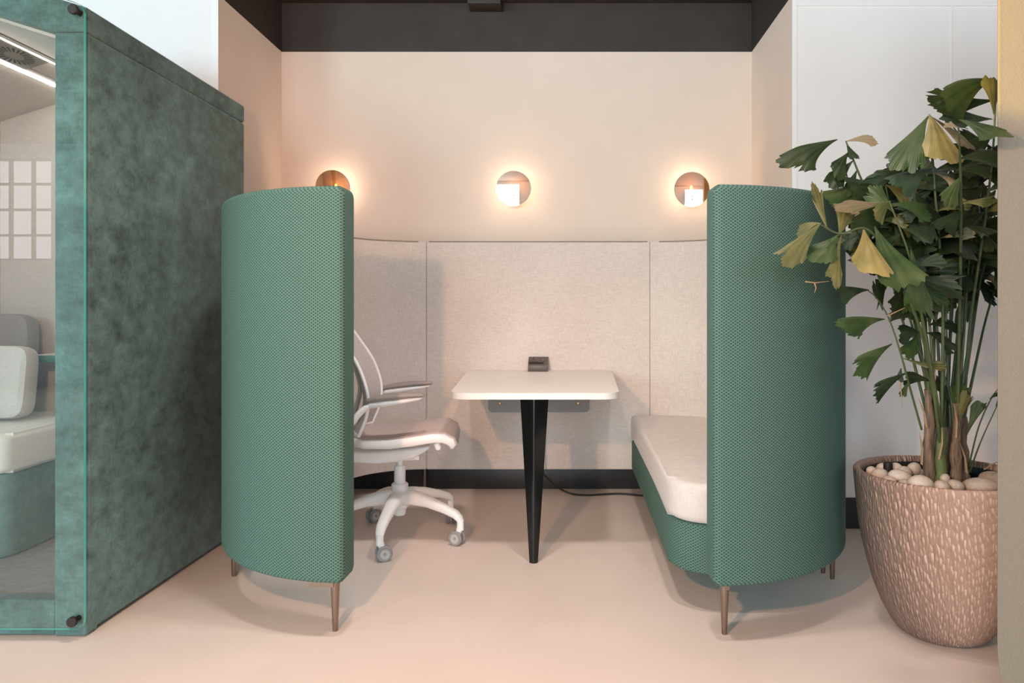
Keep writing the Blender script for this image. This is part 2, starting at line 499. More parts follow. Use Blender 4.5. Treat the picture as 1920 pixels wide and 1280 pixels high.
for k, (a, b, z0, z1) in enumerate(wins):
    bm = bmesh.new()
    nx, nz = (6, 4) if k == 0 else (5, 5)
    for i in range(nx + 1):
        xx = a + (b - a) * i / nx; w = .035 if i in (0, nx) else .016
        box(bm, xx - w, xx + w, RY - .14, RY - .08, z0, z1)
    for i in range(nz + 1):
        zz = z0 + (z1 - z0) * i / nz; w = .035 if i in (0, nz) else .016
        box(bm, a, b, RY - .141, RY - .081, zz - w, zz + w)
    struct(link('window_%d' % (k + 1), bm, 'pad_grey'))

# ------------------------------------------------------------------ meeting pod (left)
PX, PY0, PY1, PW = -1.62, 2.424, 3.61, 1.22      # right face, front, back, width
ZE, SL = 2.123, .31                               # eave height, roof slope
PXL = PX - PW; PXC = (PX + PXL) / 2; ZRDG = ZE + SL * PW / 2
def roofz(x, z0=ZE): return z0 + SL * (PW / 2 - abs(x - PXC))
pod = thing('meeting_pod', 'teal grey velvet meeting pod with gabled roof and glass front at left', 'meeting pod', (PXC, (PY0 + PY1) / 2, 0))
BAND = .085
def panel(name, x0, x1, y0, y1, z0, z1, m='velvet', bev=.012, **k):
    return link(name, B(x0, x1, y0, y1, z0, z1, bev=bev, seg=3), m, pod, **k)
panel('side_panel', PX - .05, PX, PY0 + .004, PY1, .012, ZE - BAND, bev=.014)
panel('side_panel', PXL, PXL + .05, PY0, PY1, .012, ZE - BAND)
# roof shell with the band along the eaves
bm = bmesh.new()
sec = [(PX, ZE - BAND), (PX, ZE), (PXC, ZRDG), (PXL, ZE), (PXL, ZE - BAND), (PXL + .05, ZE - BAND), (PXC, ZRDG - .09), (PX - .05, ZE - BAND)]
f0 = [bm.verts.new((x, PY0 + .004, z)) for x, z in sec]; f1 = [bm.verts.new((x, PY1, z)) for x, z in sec]
bm.faces.new(f0); bm.faces.new(f1)
for i in range(8): bm.faces.new((f0[i], f0[(i + 1) % 8], f1[(i + 1) % 8], f1[i]))
bmesh.ops.bevel(bm, geom=bm.edges[:], offset=.012, segments=3, profile=.5, affect='EDGES')
link('roof_panel', bm, 'velvet', pod)
# front frame: two posts, gabled header, sill
post_in = PX - .108
panel('front_post', post_in, PX - .002, PY0 - .002, PY0 + .06, .006, ZE - BAND - .002, bev=.006)
panel('front_post', PXL + .002, PXL + .108, PY0 - .002, PY0 + .06, .006, ZE - BAND - .002, bev=.006)
bm = bmesh.new()
zh = 2.055
sec = [(PX - .002, ZE - BAND), (PX - .002, ZE - .004), (PXC, ZRDG - .004), (PXL + .002, ZE - .004), (PXL + .002, ZE - BAND), (PXL + .108, ZE - BAND), (PXC, ZE - BAND + SL * (PW / 2 - .108)), (post_in, ZE - BAND)]
f0 = [bm.verts.new((x, PY0 - .002, z)) for x, z in sec]; f1 = [bm.verts.new((x, PY0 + .06, z)) for x, z in sec]
bm.faces.new(f0); bm.faces.new(f1)
for i in range(8): bm.faces.new((f0[i], f0[(i + 1) % 8], f1[(i + 1) % 8], f1[i]))
link('front_header', bm, 'velvet', pod, sharp=20)
panel('front_sill', PXL + .108, post_in, PY0, PY0 + .06, .01, .127, 'velvet', .006)
# inside
link('pod_floor', B(PXL + .05, PX - .05, PY0 + .06, PY1 - .04, .06, .12), 'carpet', pod)
bm = bmesh.new()
sec = [(PX - .05, .02), (PX - .05, ZE - .06), (PXC, ZRDG - .075), (PXL + .05, ZE - .06), (PXL + .05, .02)]
f0 = [bm.verts.new((x, PY1 - .11, z)) for x, z in sec]; f1 = [bm.verts.new((x, PY1 - .004, z)) for x, z in sec]
bm.faces.new(f0); bm.faces.new(f1)
for i in range(5): bm.faces.new((f0[i], f0[(i + 1) % 5], f1[(i + 1) % 5], f1[i]))
link('back_lining', bm, 'pod_lining', pod, sharp=10)
link('side_lining', B(PXL + .03, PXL + .082, PY0 + .06, PY1 - .05, .1, 2.05), 'pod_lining', pod)
link('side_lining', B(PX - .09, PX - .051, PY0 + .06, PY1 - .05, .1, 2.06), 'pod_lining', pod)
def ceilz(x): return 2.017 + .32 * ((PW / 2 - .09) - abs(x - PXC) + .01)
bm = bmesh.new()
xs = [PXL + .05, PXC, PX - .05]
lo = [[bm.verts.new((x, y, ceilz(x))) for x in xs] for y in (PY0 + .06, PY1 - .05)]
for i in (0, 1): bm.faces.new((lo[0][i], lo[0][i + 1], lo[1][i + 1], lo[1][i]))
hi = bmesh.ops.extrude_face_region(bm, geom=bm.faces[:])
for v in hi['geom']:
    if isinstance(v, bmesh.types.BMVert): v.co.z += .02
link('ceiling_lining', bm, 'pod_lining', pod, sharp=10)
def on_ceil(x, y, dz): return (x, y, ceilz(x) - dz)
for x in (-2.235, -2.365):
    for nm, m_, w, dz in (('light_channel', 'vent', .022, .004), ('light_strip', 'strip', .008, .008)):
        bm = bmesh.new(); a = []
        xo = x if nm == 'light_strip' else x + .008
        for y in (PY0 + .10, PY1 - .12):
            a.append([on_ceil(xo - w, y, 0), on_ceil(xo + w, y, 0), on_ceil(xo + w, y, dz), on_ceil(xo - w, y, dz)])
        rings(bm, a); link(nm, bm, m_, pod, sharp=20)
vent = None
bm = bmesh.new()
rings(bm, [[on_ceil(-2.35, y, d) for d in (0, .006)] + [on_ceil(-2.25, y, d) for d in (.006, 0)] for y in (2.86, 3.12)])
vent = link('air_vent', bm, 'vent', pod, sharp=20)
bm = bmesh.new()
for k in range(22):
    a = 2 * PI * k / 22
    for r0, r1 in ((.022, .045),):
        q = []
        for r, da in ((r0, -.07), (r0, .07), (r1, .07), (r1, -.07)):
            q.append(Vector(on_ceil(-2.30 + r * math.cos(a + da), 2.99 + 2.2 * r * math.sin(a + da), .0075)))
        bm.faces.new([bm.verts.new(v) for v in q])
link('vent_slots', bm, 'black_rubber', vent, smooth=False)
# glass pane with rounded lower corner
GY0, GY1, GX = 2.398, 2.410, -1.613
gl_ = [(GX, .10)] + [(GX - .03 + .03 * math.cos(a), .067 - .03 * math.sin(a)) for a in [PI / 2 * k / 5 for k in range(6)]]
gl_ = [(GX - .03 + .03 * math.cos(a), .067 - .03 * math.sin(a)) for a in [PI / 2 * k / 5 for k in range(6)]]
top = [(PXL - .02, ZE - .005), (PXC, ZRDG), (GX - .035, ZE + .006), (GX - .010, ZE - .005), (GX, ZE - .030)]
poly = gl_ + [(PXL - .02, .037)] + top
bm = bmesh.new()
a = [bm.verts.new((x, GY0, z)) for x, z in poly]; b = [bm.verts.new((x, GY1, z)) for x, z in poly]
bm.faces.new(a); bm.faces.new(b)
for i in range(len(poly)):
    f = bm.faces.new((a[i], a[(i + 1) % len(poly)], b[(i + 1) % len(poly)], b[i])); f.material_index = 1
pane = link('glass_pane', bm, ['glass', 'glass_edge'], pod, smooth=False)
for px, py in ((138, 18), (136, 1165)):
    c = P(px, py, 2.39)
    bm = bmesh.new(); lathe(bm, [(.0, -.012), (.0145, -.012), (.017, -.009), (.017, .0), (.009, .002), (.009, PY0 - 2.39)], (c.x, 2.392, c.z), 24, axis='Y')
    link('standoff_bolt', bm, 'bolt', pane)

bench = thing('upholstered_bench', 'pale cushioned bench on a teal velvet base inside the glass pod', 'bench', (-2.48, 3.15, .12))
def round_plan(x0, x1, y0, y1, r):
    return arc(x1 - r, y0 + r, r, r, -90, 0, 8) + arc(x1 - .02, y1 - .02, .02, .02, 0, 90, 3) + [(x0, y1), (x0, y0)]
link('base', prism(bmesh.new(), round_plan(-2.755, -2.215, 2.80, 3.495, .10), .122, .455, .008), 'velvet_b', bench)
link('seat_cushion', prism(bmesh.new(), round_plan(-2.755, -2.20, 2.785, 3.495, .07), .457, .615, .03, 4), 'pod_seat', bench)
def cushion(name, c, w, h, d, ax, m, label, tilt):
    bm = bmesh.new(); n = 20
    rr = []
    for k in range(9):
        t_ = k / 8 * 2 - 1; s = (1 - abs(t_) ** 3) ** .5 * .12 + .88 if abs(t_) < 1 else .86
        rr.append([(math.copysign(abs(math.cos(a)) ** .35, math.cos(a)) * w / 2 * s, t_ * d / 2, math.copysign(abs(math.sin(a)) ** .35, math.sin(a)) * h / 2 * s) for a in [2 * PI * i / 32 for i in range(32)]])
    rings(bm, rr)
    bmesh.ops.rotate(bm, verts=bm.verts[:], matrix=Matrix.Rotation(ax, 3, 'Z') @ Matrix.Rotation(tilt, 3, 'X'))
    bmesh.ops.translate(bm, verts=bm.verts[:], vec=c)
    o = link(name, bm, m); tag(o, label, 'cushion'); return o
cushion('back_cushion', (-2.615, 3.34, .855), .26, .46, .10, PI / 2 * 0 , 'pod_cushion', 'brown grey back cushion standing at the far end of the pod bench', -.10)
cushion('back_cushion', (-2.505, 3.17, .785), .29, .32, .10, 0, 'mesh_back', 'light grey square cushion in front of the darker one on the pod bench', -.12)
pt = thing('side_table', 'narrow beige tabletop with teal edge behind the pod glass', 'table', (-2.2, 3.38, .12))
bm = B(-2.455, -1.72, 3.27, 3.495, .865, .897, bev=.003, mi=1)
for f in bm.faces:
    if f.normal.z > .9: f.material_index = 0
link('table_top', bm, ['table', 'teal_edge'], pt)
link('support', B(-1.95, -1.90, 3.36, 3.41, .122, .863, bev=.004), 'dark_metal', pt)

# ------------------------------------------------------------------ privacy booth
booth = thing('privacy_booth', 'green curved upholstered booth with cream lining and built in bench', 'booth', (-.14, 3.4, 0))
ZW0, ZW1, TH = .181, 1.521, .13
left_path = arc(-.755, 3.2, .688, .79, 270, 180, 20) + [(-1.43, 3.5), (-1.405, 3.93)] + arc(-.855, 3.95, .55, .49, 180, 90, 12)[1:]
right_path = arc(.485, 3.09, .652, .71, 270, 360, 20) + [(1.132, 3.4), (1.118, 3.62), (1.105, 3.93)] + arc(.494, 3.95, .606, .49, 0, 90, 12)[1:]
def taper(s): return TH if s < .5 else (TH - (s - .5) / .3 * .075 if s < .8 else .055)
link('wing_panel', slab(bmesh.new(), left_path, taper, ZW0, ZW1, .022, -1), 'green', booth)
link('wing_panel', slab(bmesh.new(), right_path, taper, ZW0, ZW1, .022, 1), 'green', booth)
link('back_panel', slab(bmesh.new(), [(-.853, 4.44), (.492, 4.44)], .055, ZW0, ZW1, .02, -1), 'green', booth)
# cream lining pads
ZL0, ZL1 = .139, 1.518
inner_l = arc(-.857, 3.935, .42, .42, 90, 180, 14); inner_r = arc(.496, 3.935, .494, .42, 90, 0, 14)
def pad(path, side, parent=booth):
    o = link('lining_panel', slab(bmesh.new(), path, .03, ZL0, ZL1, .006, side, step=.04), 'linen', parent)
    return o
pad([(-.8562, 4.355), (.4952, 4.355)], 1)
pad(inner_l, -1); pad(inner_r, 1)
pad([(-1.278, 3.93), (-1.30, 3.45)], -1); pad([(.99, 3.93), (.997, 3.45)], 1)
# piping along the top of the lining
for a, b in (([(-.84, 4.356), (.48, 4.356)], 0), (inner_l[1:], 0), (inner_r[1:], 0)):
    bm = bmesh.new(); tube(bm, [(x, y, ZL1 - .002) for x, y in a], .004, 6)
    link('piping', bm, 'piping', booth)
# bench at the right
def bench_poly(x0, x1, y0, y1, r):
    out = arc(x0 + r, y0 + r, r, r, 180, 270, 8)
    for k in range(1, 13):
        x = x0 + r + (x1 - x0 - r) * k / 12
        dx = min(.999, abs(x - .485) / .515)
        ya = 3.09 - .575 * math.sqrt(1 - dx * dx) + .006 if x > .485 else y0
        out.append((x, max(y0, ya)))
    return out + [(x1, y1), (x0, y1)]
o = link('bench_base', prism(bmesh.new(), bench_poly(.385, .985, 2.60, 4.345, .16), .142, .3215, .012), 'green', booth); boxuv(o)
link('seat_cushion', prism(bmesh.new(), bench_poly(.380, .985, 2.597, 4.35, .15), .323, .47, .03, 5), 'cushion', booth)
# legs
def booth_leg(x, y, top, dirx, rt=.0155, rbm=.009):
    bm = bmesh.new(); lathe(bm, [(.0, 0), (rbm * .95, 0), (rbm, .003), (rt, top - .012), (rt, top)], (x, y, 0), 20)
    box(bm, min(x, x + dirx), max(x, x + dirx), y - .022, y + .022, .157, top + .002)
    link('leg', bm, 'bronze', booth)
booth_leg(-.80, 2.475, ZW0 - .001, -.09); booth_leg(-1.385, 2.985, ZW0 - .001, .05, .0135)
booth_leg(.532, 2.45, ZW0 - .001, .012); booth_leg(1.085, 2.955, ZW0 - .001, -.05, .0135); booth_leg(1.07, 3.02, ZW0 - .001, -.05, .0135)
booth_leg(-.875, 4.400, ZW0 - .001, .05, .011)
booth_leg(-1.38, 3.7, ZW0 - .001, .05); booth_leg(1.06, 3.75, ZW0 - .001, -.05); booth_leg(.5, 4.41, ZW0 - .001, -.05, .011)

# ------------------------------------------------------------------ table
table = thing('meeting_table', 'white rounded table on one black tapered leg inside the booth', 'table', (-.15, 3.7, 0))
rc = .085
poly = [(-.60, 4.352), (-.60, 4.30)] + arc(-.522 + rc, 3.14 + rc, rc, rc, 180, 270, 10) + arc(.228 - rc, 3.14 + rc, rc, rc, 270, 360, 10) + [(.262, 4.30), (.262, 4.352)]
link('table_top', prism(bmesh.new(), poly, .712, .740, .003, 2), 'table', table)
bm = bmesh.new()
def dia(cy, h, z, x=-.150): return [(x, cy - h * .62, z), (x + h, cy, z), (x, cy + h * .62, z), (x - h, cy, z)]
rings(bm, [dia(3.142, .021, 0), dia(3.215, .066, .711)])
es = [e for e in bm.edges if abs(e.verts[0].co.z - e.verts[1].co.z) > .1]
bmesh.ops.bevel(bm, geom=es, offset=.005, segments=3, profile=.5, affect='EDGES')
link('leg', bm, 'dark_metal', table, sharp=20)
bm = bmesh.new()
pp = [(-.482, .72), (.13, .72)] + [(.13 - .025 + .025 * math.cos(a), .512 - .025 * math.sin(a)) for a in [PI / 2 * k / 5 for k in range(6)]] + [(-.482 + .025 - .025 * math.sin(a), .512 - .025 * math.cos(a)) for a in [PI / 2 * k / 5 for k in range(6)]]
a = [bm.verts.new((x, 4.345, z)) for x, z in pp]; b = [bm.verts.new((x, 4.353, z)) for x, z in pp]
bm.faces.new(a); bm.faces.new(b)
for i in range(len(pp)): bm.faces.new((a[i], a[(i + 1) % len(pp)], b[(i + 1) % len(pp)], b[i]))
pl = link('mounting_plate', bm, 'plate', table)
for px in (937, 1084):
    c = P(px, 756, 4.34); bm = bmesh.new(); lathe(bm, [(0, -.006), (.006, -.005), (.0085, -.001), (.0085, .004)], (c.x, 4.342, c.z), 16, axis='Y')
    link('screw', bm, 'brass', pl)

pm = thing('power_socket', 'small dark brown power socket block on the back of the table', 'power socket', (-.178, 4.29, .741))
bm = bmesh.new()
sec = [(4.250, .7405), (4.250, .776), (4.268, .782), (4.330, .822), (4.345, .822), (4.345, .7405)]
rings(bm, [[(x, y, z) for y, z in sec] for x in (-.236, -.118)])
bmesh.ops.bevel(bm, geom=bm.edges[:], offset=.003, segments=2, profile=.5, affect='EDGES')
link('body', bm, 'socket_front', pm)
bm = bmesh.new()
d = Vector((0, .062, .040)).normalized(); o_ = Vector((0, 4.268, .7835))
q = [o_ + d * s + Vector((x, -.0012, .0015)) for x, s in ((-.232, .004), (-.150, .004), (-.142, .012), (-.160, .016), (-.195, .022), (-.232, .018))]
bm.faces.new([bm.verts.new(v) for v in q])
ex = bmesh.ops.extrude_face_region(bm, geom=bm.faces[:])
for v in ex['geom']:
    if isinstance(v, bmesh.types.BMVert): v.co += Vector((0, .001, -.002))
link('dark_streak', bm, 'black_rubber', pm, smooth=False)  # thin black wavy streak on the sloping face
for x, s, r in ((-.205, .055, .005), (-.146, .035, .007)):
    c = o_ + d * s; link('port', B(x - r, x + r, c.y - .003, c.y + .001, c.z - r * .6, c.z + r * .9, bev=.001), 'socket', pm)

# cable on the floor
bm = bmesh.new()
pts = spline([(-.145, 4.25, .135), (-.10, 4.27, .085), (-.04, 4.29, .035), (.03, 4.29, .0075), (.12, 4.27, .0065), (.22, 4.29, .0065), (.33, 4.30, .0065), (.45, 4.25, .0065)], 6)
pts = [Vector((-.150, 4.28, .50)), Vector((-.152, 4.27, .30)), Vector((-.150, 4.255, .18))] + pts
tube(bm, pts, .0058, 8)
tag(link('power_cable', bm, 'black_rubber'), 'thin black cable trailing across the floor behind the table leg', 'cable')

# ------------------------------------------------------------------ office chair (local axes: +x forward)
YAW = math.radians(7)
chair = thing('office_chair', 'white office chair with mauve grey seat on castors at the table', 'chair', (-.815, 3.49, 0), local=True)
chair.rotation_euler = (0, 0, YAW)
def cpart(name, bm, m, parent=chair, **k):
    o = link(name, bm, m, None, **k); o.parent = parent; return o
bm = bmesh.new()
lathe(bm, [(0, .112), (.026, .112), (.028, .118), (.030, .14), (.040, .15), (.043, .21), (.040, .235), (.040, .26), (.036, .265), (0, .265)], n=32)
cpart('base_hub', bm, 'plastic_white')
bm = bmesh.new(); lathe(bm, [(0, .262), (.027, .262), (.027, .345), (.025, .35), (.0145, .351), (.0145, .40), (0, .40)], n=28)
cpart('gas_column', bm, 'plastic_white')
random.seed(3)
for k, ang in enumerate((-92, -20, 52, 124, 196)):
    a = math.radians(ang) - YAW; d = Vector((math.cos(a), math.sin(a), 0)); n = Vector((-d.y, d.x, 0))
    R = .335
    st = [(.02, .195, .034, .048), (.08, .20, .031, .042), (.16, .188, .026, .034), (.25, .163, .022, .028), (.305, .142, .020, .024), (R - .01, .125, .018, .020), (R, .105, .015, .012)]
    rr = []
    for i, (r, z, w, h) in enumerate(st):
        ring = []
        tl = 0 if i < 4 else (.25, .7, 1.2)[i - 4]
        for j in range(16):
            b_ = 2 * PI * j / 16
            cx = math.copysign(abs(math.cos(b_)) ** .7, math.cos(b_)) * w; cz = math.copysign(abs(math.sin(b_)) ** .7, math.sin(b_)) * h / 2 * 1.55
            ring.append(d * (r + cz * math.sin(tl)) + n * cx * 1.12 + Vector((0, 0, z + cz * math.cos(tl))))
        rr.append(ring)
    bm = bmesh.new(); rings(bm, rr)
    tube(bm, [d * R * .985 + Vector((0, 0, .12)), d * R * .985 + Vector((0, 0, .072))], .0165, 14)
    leg = cpart('base_leg', bm, 'plastic_white')
    # twin wheel castor, trailing
    ca = math.radians((200, -28, 100, 40, 200)[k]); wd = Vector((math.cos(ca), math.sin(ca), 0)); wn = Vector((-wd.y, wd.x, 0))
    c = d * R * .985 + wd * -.018 + Vector((0, 0, .0345))
    bm = bmesh.new()
    for s in (-1, 1):
        prof = [(0, .007, 2), (.006, .009, 2), (.007, .006, 1), (.021, .006, 1), (.022, .0085, 0), (.031, .0085, 0), (.0345, .005, 0), (.0345, -.005, 0), (.031, -.0085, 0), (0, -.0085, 0)]
        rr = []
        for r, w, mi in prof:
            rr.append([c + wn * s * (.0165 + w) + (wd * math.cos(x) + Vector((0, 0, 1)) * math.sin(x)) * r for x in [2 * PI * i / 28 for i in range(28)]])
        for q in range(len(rr) - 1):
            vs = rings(bm, rr[q:q + 2], False, (2, 2, 3, 3, 0, 0, 0, 0, 0)[q])
    bmesh.ops.remove_doubles(bm, verts=bm.verts[:], dist=1e-5)
    tube(bm, [c + wn * -.02, c + wn * .02], .008, 10, mi=1)
    tube(bm, [c + Vector((0, 0, .0)), c + wd * .014 + Vector((0, 0, .042))], [.011, .0155], 12, mi=1)
    cpart('castor', bm, ['tyre', 'plastic_white', 'pad_grey', 'caster_disc'], leg, sharp=30)
def sect(cx, cz, w, h, tilt=0, n=24, p=.45, y=0):
    out = []
    for j in range(n):
        a = 2 * PI * j / n
        yy = math.copysign(abs(math.cos(a)) ** p, math.cos(a)) * w; q = math.copysign(abs(math.sin(a)) ** p, math.sin(a)) * h / 2
        out.append((cx - q * math.sin(tilt), y + yy, cz + q * math.cos(tilt)))
    return out
bm = bmesh.new()
rings(bm, [sect(*a) for a in ((-.33, .50, .05, .03, -.9), (-.28, .44, .062, .045, -.5), (-.21, .405, .07, .055, -.15), (-.10, .400, .075, .062), (0, .408, .076, .062), (.07, .418, .07, .052), (.12, .432, .06, .03), (.143, .442, .05, .012))])
box(bm, .02, .095, -.02, .02, .375, .40, bev=.008)
cpart('mechanism', bm, 'plastic_white')
# seat shell with a nose that curls down in front
sp_ = [(-.20, .512, .16, .022, -.3), (-.185, .502, .195, .040, -.1), (-.14, .492, .222, .048, 0), (-.02, .492, .236, .050, .06), (.08, .504, .242, .052, .12), (.17, .517, .243, .052, .10), (.218, .516, .241, .052, -.25), (.250, .500, .236, .050, -.85), (.262, .480, .228, .040, -1.35), (.256, .464, .215, .018, -1.6)]
bm = bmesh.new(); rings(bm, [sect(x, z, w, h, t_, 40, .3) for x, z, w, h, t_ in sp_])
cpart('seat_shell', bm, 'plastic_white', sharp=60)
bm = bmesh.new()
rings(bm, [sect(x, z + .020 * math.cos(t_), w - .010, .024 if 0 < i < 8 else .008, t_, 40, .35) if i < 6 else sect(x + .020 * math.sin(-t_), z + .020 * math.cos(t_), w - .010, .024 if i < 8 else .008, t_, 40, .35) for i, (x, z, w, h, t_) in enumerate(sp_[:9])])
cpart('seat_pad', bm, 'mauve', sharp=60)
bm = bmesh.new(); tube(bm, [(.185, -.17, .485), (.192, -.17, .464), (.195, -.14, .460)], .014, 10); cpart('lever', bm, 'plastic_white')
# backrest
bk = spline([(-.16, 0, .53), (-.125, 0, .62), (-.118, 0, .72), (-.155, 0, .84), (-.215, 0, .94), (-.275, 0, 1.03), (-.315, 0, 1.10)], 4)
def bw(z): return .20 + .03 * math.sin(max(0, min(1, (z - .53) / .5)) * PI) - max(0, z - 1.03) * .6
grid = []
for p in bk:
    w = bw(p.z); grid.append([Vector((p.x - .045 + .045 * (v / 8) ** 2, w * v / 8, p.z + (.0 if p.z > .6 else .0))) for v in range(-8, 9)])
bm = bmesh.new()
rings(bm, grid, False, closed=False)
ex = bmesh.ops.extrude_face_region(bm, geom=bm.faces[:])
for v in ex['geom']:
    if isinstance(v, bmesh.types.BMVert): v.co.x -= .006
cpart('backrest_mesh', bm, 'mesh_back')
loop = [g[0] for g in grid] + grid[-1][1:-1] + [g[-1] for g in reversed(grid)] + list(reversed(grid[0][1:-1]))
bm = bmesh.new(); tube(bm, loop + [loop[0]], .0075, 8); cpart('backrest_frame', bm, 'plastic_white')
bm = bmesh.new()
for s in (-1, 1):
    tube(bm, spline([(-.24, s * .06, .47), (-.235, s * .13, .58), (-.215, s * .175, .70), (-.235, s * .18, .80), (-.265, s * .15, .88)], 5), [.022] * 21, 10, flat=.55)
cpart('back_support', bm, 'plastic_white')
for s in (-1, 1):
    bm = bmesh.new()
    tube(bm, spline([(-.27, s * .10, .455), (-.235, s * .20, .50), (-.190, s * .262, .585), (-.135, s * .275, .655), (-.085, s * .272, .684)], 5), [.018] * 6 + [.021] * 10 + [.019] * 5, 12, flat=.7)
    rings(bm, [sect(x, z, w, h, .09, 20, .6, s * .27) for x, z, w, h in ((-.118, .672, .012, .014), (-.10, .679, .026, .030), (-.03, .688, .032, .030), (.06, .699, .032, .022), (.115, .706, .026, .013), (.128, .709, .012, .006))])
    arm = cpart('armrest', bm, 'plastic_white', sharp=50)
    bm = bmesh.new()
    rings(bm, [sect(x, z, w, h, .09, 20, .65, s * .27) for x, z, w, h in ((-.122, .690, .012, .010), (-.110, .697, .026, .022), (-.06, .709, .036, .027), (.03, .718, .038, .026), (.10, .722, .036, .020), (.130, .7205, .028, .014), (.138, .719, .014, .008))])
    cpart('arm_pad', bm, 'pad_grey', arm, sharp=60)

# ------------------------------------------------------------------ wall lamps
def sconce(px, py, label, tx, tz):
    c = P(px, py, 4.36); g = thing('wall_sconce', label, 'wall lamp', (c.x, YB, c.z), 'round amber mirror lamps on the back wall')
    bm = bmesh.new(); lathe(bm, [(0, 0), (.035, 0), (.035, -.012), (.03, -.016), (0, -.016)], (c.x, YB, c.z - .02), 28, axis='Y'); link('wall_plate', bm, 'bolt', g)
    bm = bmesh.new(); tube(bm, [(c.x + .005, YB - .012, c.z - .02), (c.x + .005, YB - .05, c.z - .02)], .010, 12)
    tube(bm, [(c.x + .005, YB - .05, c.z - .04), (c.x + .005, YB - .05, c.z - .002)], .009, 12); link('lamp_holder', bm, 'plastic_white', g)
    bm = bmesh.new(); lathe(bm, [(0, -.016), (.006, -.016), (.0075, -.010), (.0075, .012), (.005, .018), (0, .019)], (c.x + .005, YB - .05, c.z + .014), 14); link('bulb', bm, 'bulb', g)
    # shallow glass disc, slightly domed and tilted
    R = .106; prof = []
    for k in range(11):
        r = R * k / 10; prof.append((r, -.003 * (1 - (k / 10) ** 2)))
    bm = bmesh.new(); lathe(bm, prof, (0, 0, 0), 56, axis='Y', cap=False)
    bmesh.ops.remove_doubles(bm, verts=bm.verts[:], dist=1e-5)
    bmesh.ops.rotate(bm, verts=bm.verts[:], matrix=Matrix.Rotation(tx, 3, 'X') @ Matrix.Rotation(tz, 3, 'Z'))
    bmesh.ops.translate(bm, verts=bm.verts[:], vec=(c.x, YB - .095, c.z))
    dsc = link('mirror_disc', bm, 'amber', g)
    bm = bmesh.new()
    for dz in (-.045, -.062): lathe(bm, [(0, -.002), (.0032, -.002), (.0032, .03)], (c.x + .002, YB - .108, c.z + dz), 10, axis='Y')
    link('screw', bm, 'bolt', g)
    li = bpy.data.lights.new('sconce_light', 'POINT'); li.energy = SCONCE; li.color = SCC; li.shadow_soft_size = .02
    lo_ = bpy.data.objects.new('sconce_light', li); COL.objects.link(lo_); lo_.parent = g; lo_.location = (.005, -.05, .014)
sconce(624, 352, 'round amber wall lamp half hidden behind the left wing of the booth', math.radians(10), math.radians(0))
sconce(963, 353, 'round mirrored wall lamp above the table, in full view', math.radians(1.7), math.radians(0))
sconce(1297, 355, 'round mirrored wall lamp partly behind the right wing of the booth', math.radians(.6), math.radians(-3))

# ------------------------------------------------------------------ planter, pebbles, palm
CX, CY = 1.285, 2.476
pot = thing('planter_pot', 'large tapered terracotta planter with carved bark texture on the floor', 'planter', (CX, CY, 0))
prof = [(.115, 0), (.132, .002), (.150, .014), (.168, .040), (.195, .09), (.220, .155), (.240, .226), (.255, .29), (.266, .35), (.2755, .436), (.281, .50), (.284, .530), (.2835, .541), (.279, .547), (.270, .548), (.262, .545), (.258, .535), (.257, .44)]
pr = [Vector((r, z)) for r, z in prof]
bm = bmesh.new(); n = 128; lay = bm.loops.layers.uv.verify()
vs = lathe(bm, prof, (CX, CY, 0), n, cap=False)
acc = 0; V = [0]
for a, b in zip(pr, pr[1:]): V.append(V[-1] + (b - a).length)
idx = {}
for k, ring in enumerate(vs):
    for i, v in enumerate(ring): idx[v] = (k, i)
for f in bm.faces:
    ii = [idx[lp.vert] for lp in f.loops]; wrap = max(i for _, i in ii) == n - 1 and min(i for _, i in ii) == 0
    for lp, (k, i) in zip(f.loops, ii):
        if wrap and i == 0: i = n
        lp[lay].uv = (i / n * 2 * PI * .25, V[k])
bm.faces.new(vs[0])
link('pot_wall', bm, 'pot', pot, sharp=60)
bm = bmesh.new(); lathe(bm, [(.2565, .455), (.2565, .528), (.248, .528), (.246, .455)], (CX, CY, 0), 64, cap=False); link('pot_liner', bm, 'liner', pot)
bm = bmesh.new(); lathe(bm, [(0, .45), (.256, .45), (.256, .474), (.15, .48), (0, .482)], (CX, CY, 0), 48); link('potting_soil', bm, 'soil', pot)

random.seed(21)
pm_ = []
for k in range(4):
    bm = bmesh.new(); bmesh.ops.create_icosphere(bm, subdivisions=3, radius=1)
    ph = [random.uniform(0, 6) for _ in range(6)]
    for v in bm.verts:
        s = 1 + .07 * math.sin(2.1 * v.co.x + ph[0]) + .07 * math.sin(2.7 * v.co.y + ph[1]) + .05 * math.sin(3.1 * v.co.z + ph[2])
        v.co *= s
    me = bpy.data.meshes.new('pebble'); bm.to_mesh(me); bm.free(); me.shade_smooth()
    me.materials.append(M['stone']); pm_.append(me)
used = []
def pebble(x, y, z, a, b, c, rz, label):
    o = bpy.data.objects.new('pebble', random.choice(pm_)); COL.objects.link(o)
    o.location = (x, y, z); o.scale = (a, b, c); o.rotation_euler = (random.uniform(-.2, .2), random.uniform(-.2, .2), rz)
    tag(o, label, 'pebble', 'pebbles in the terracotta planter'); used.append((x, y, max(a, b)))
Q = 'smooth cream pebble among those covering the planter soil'
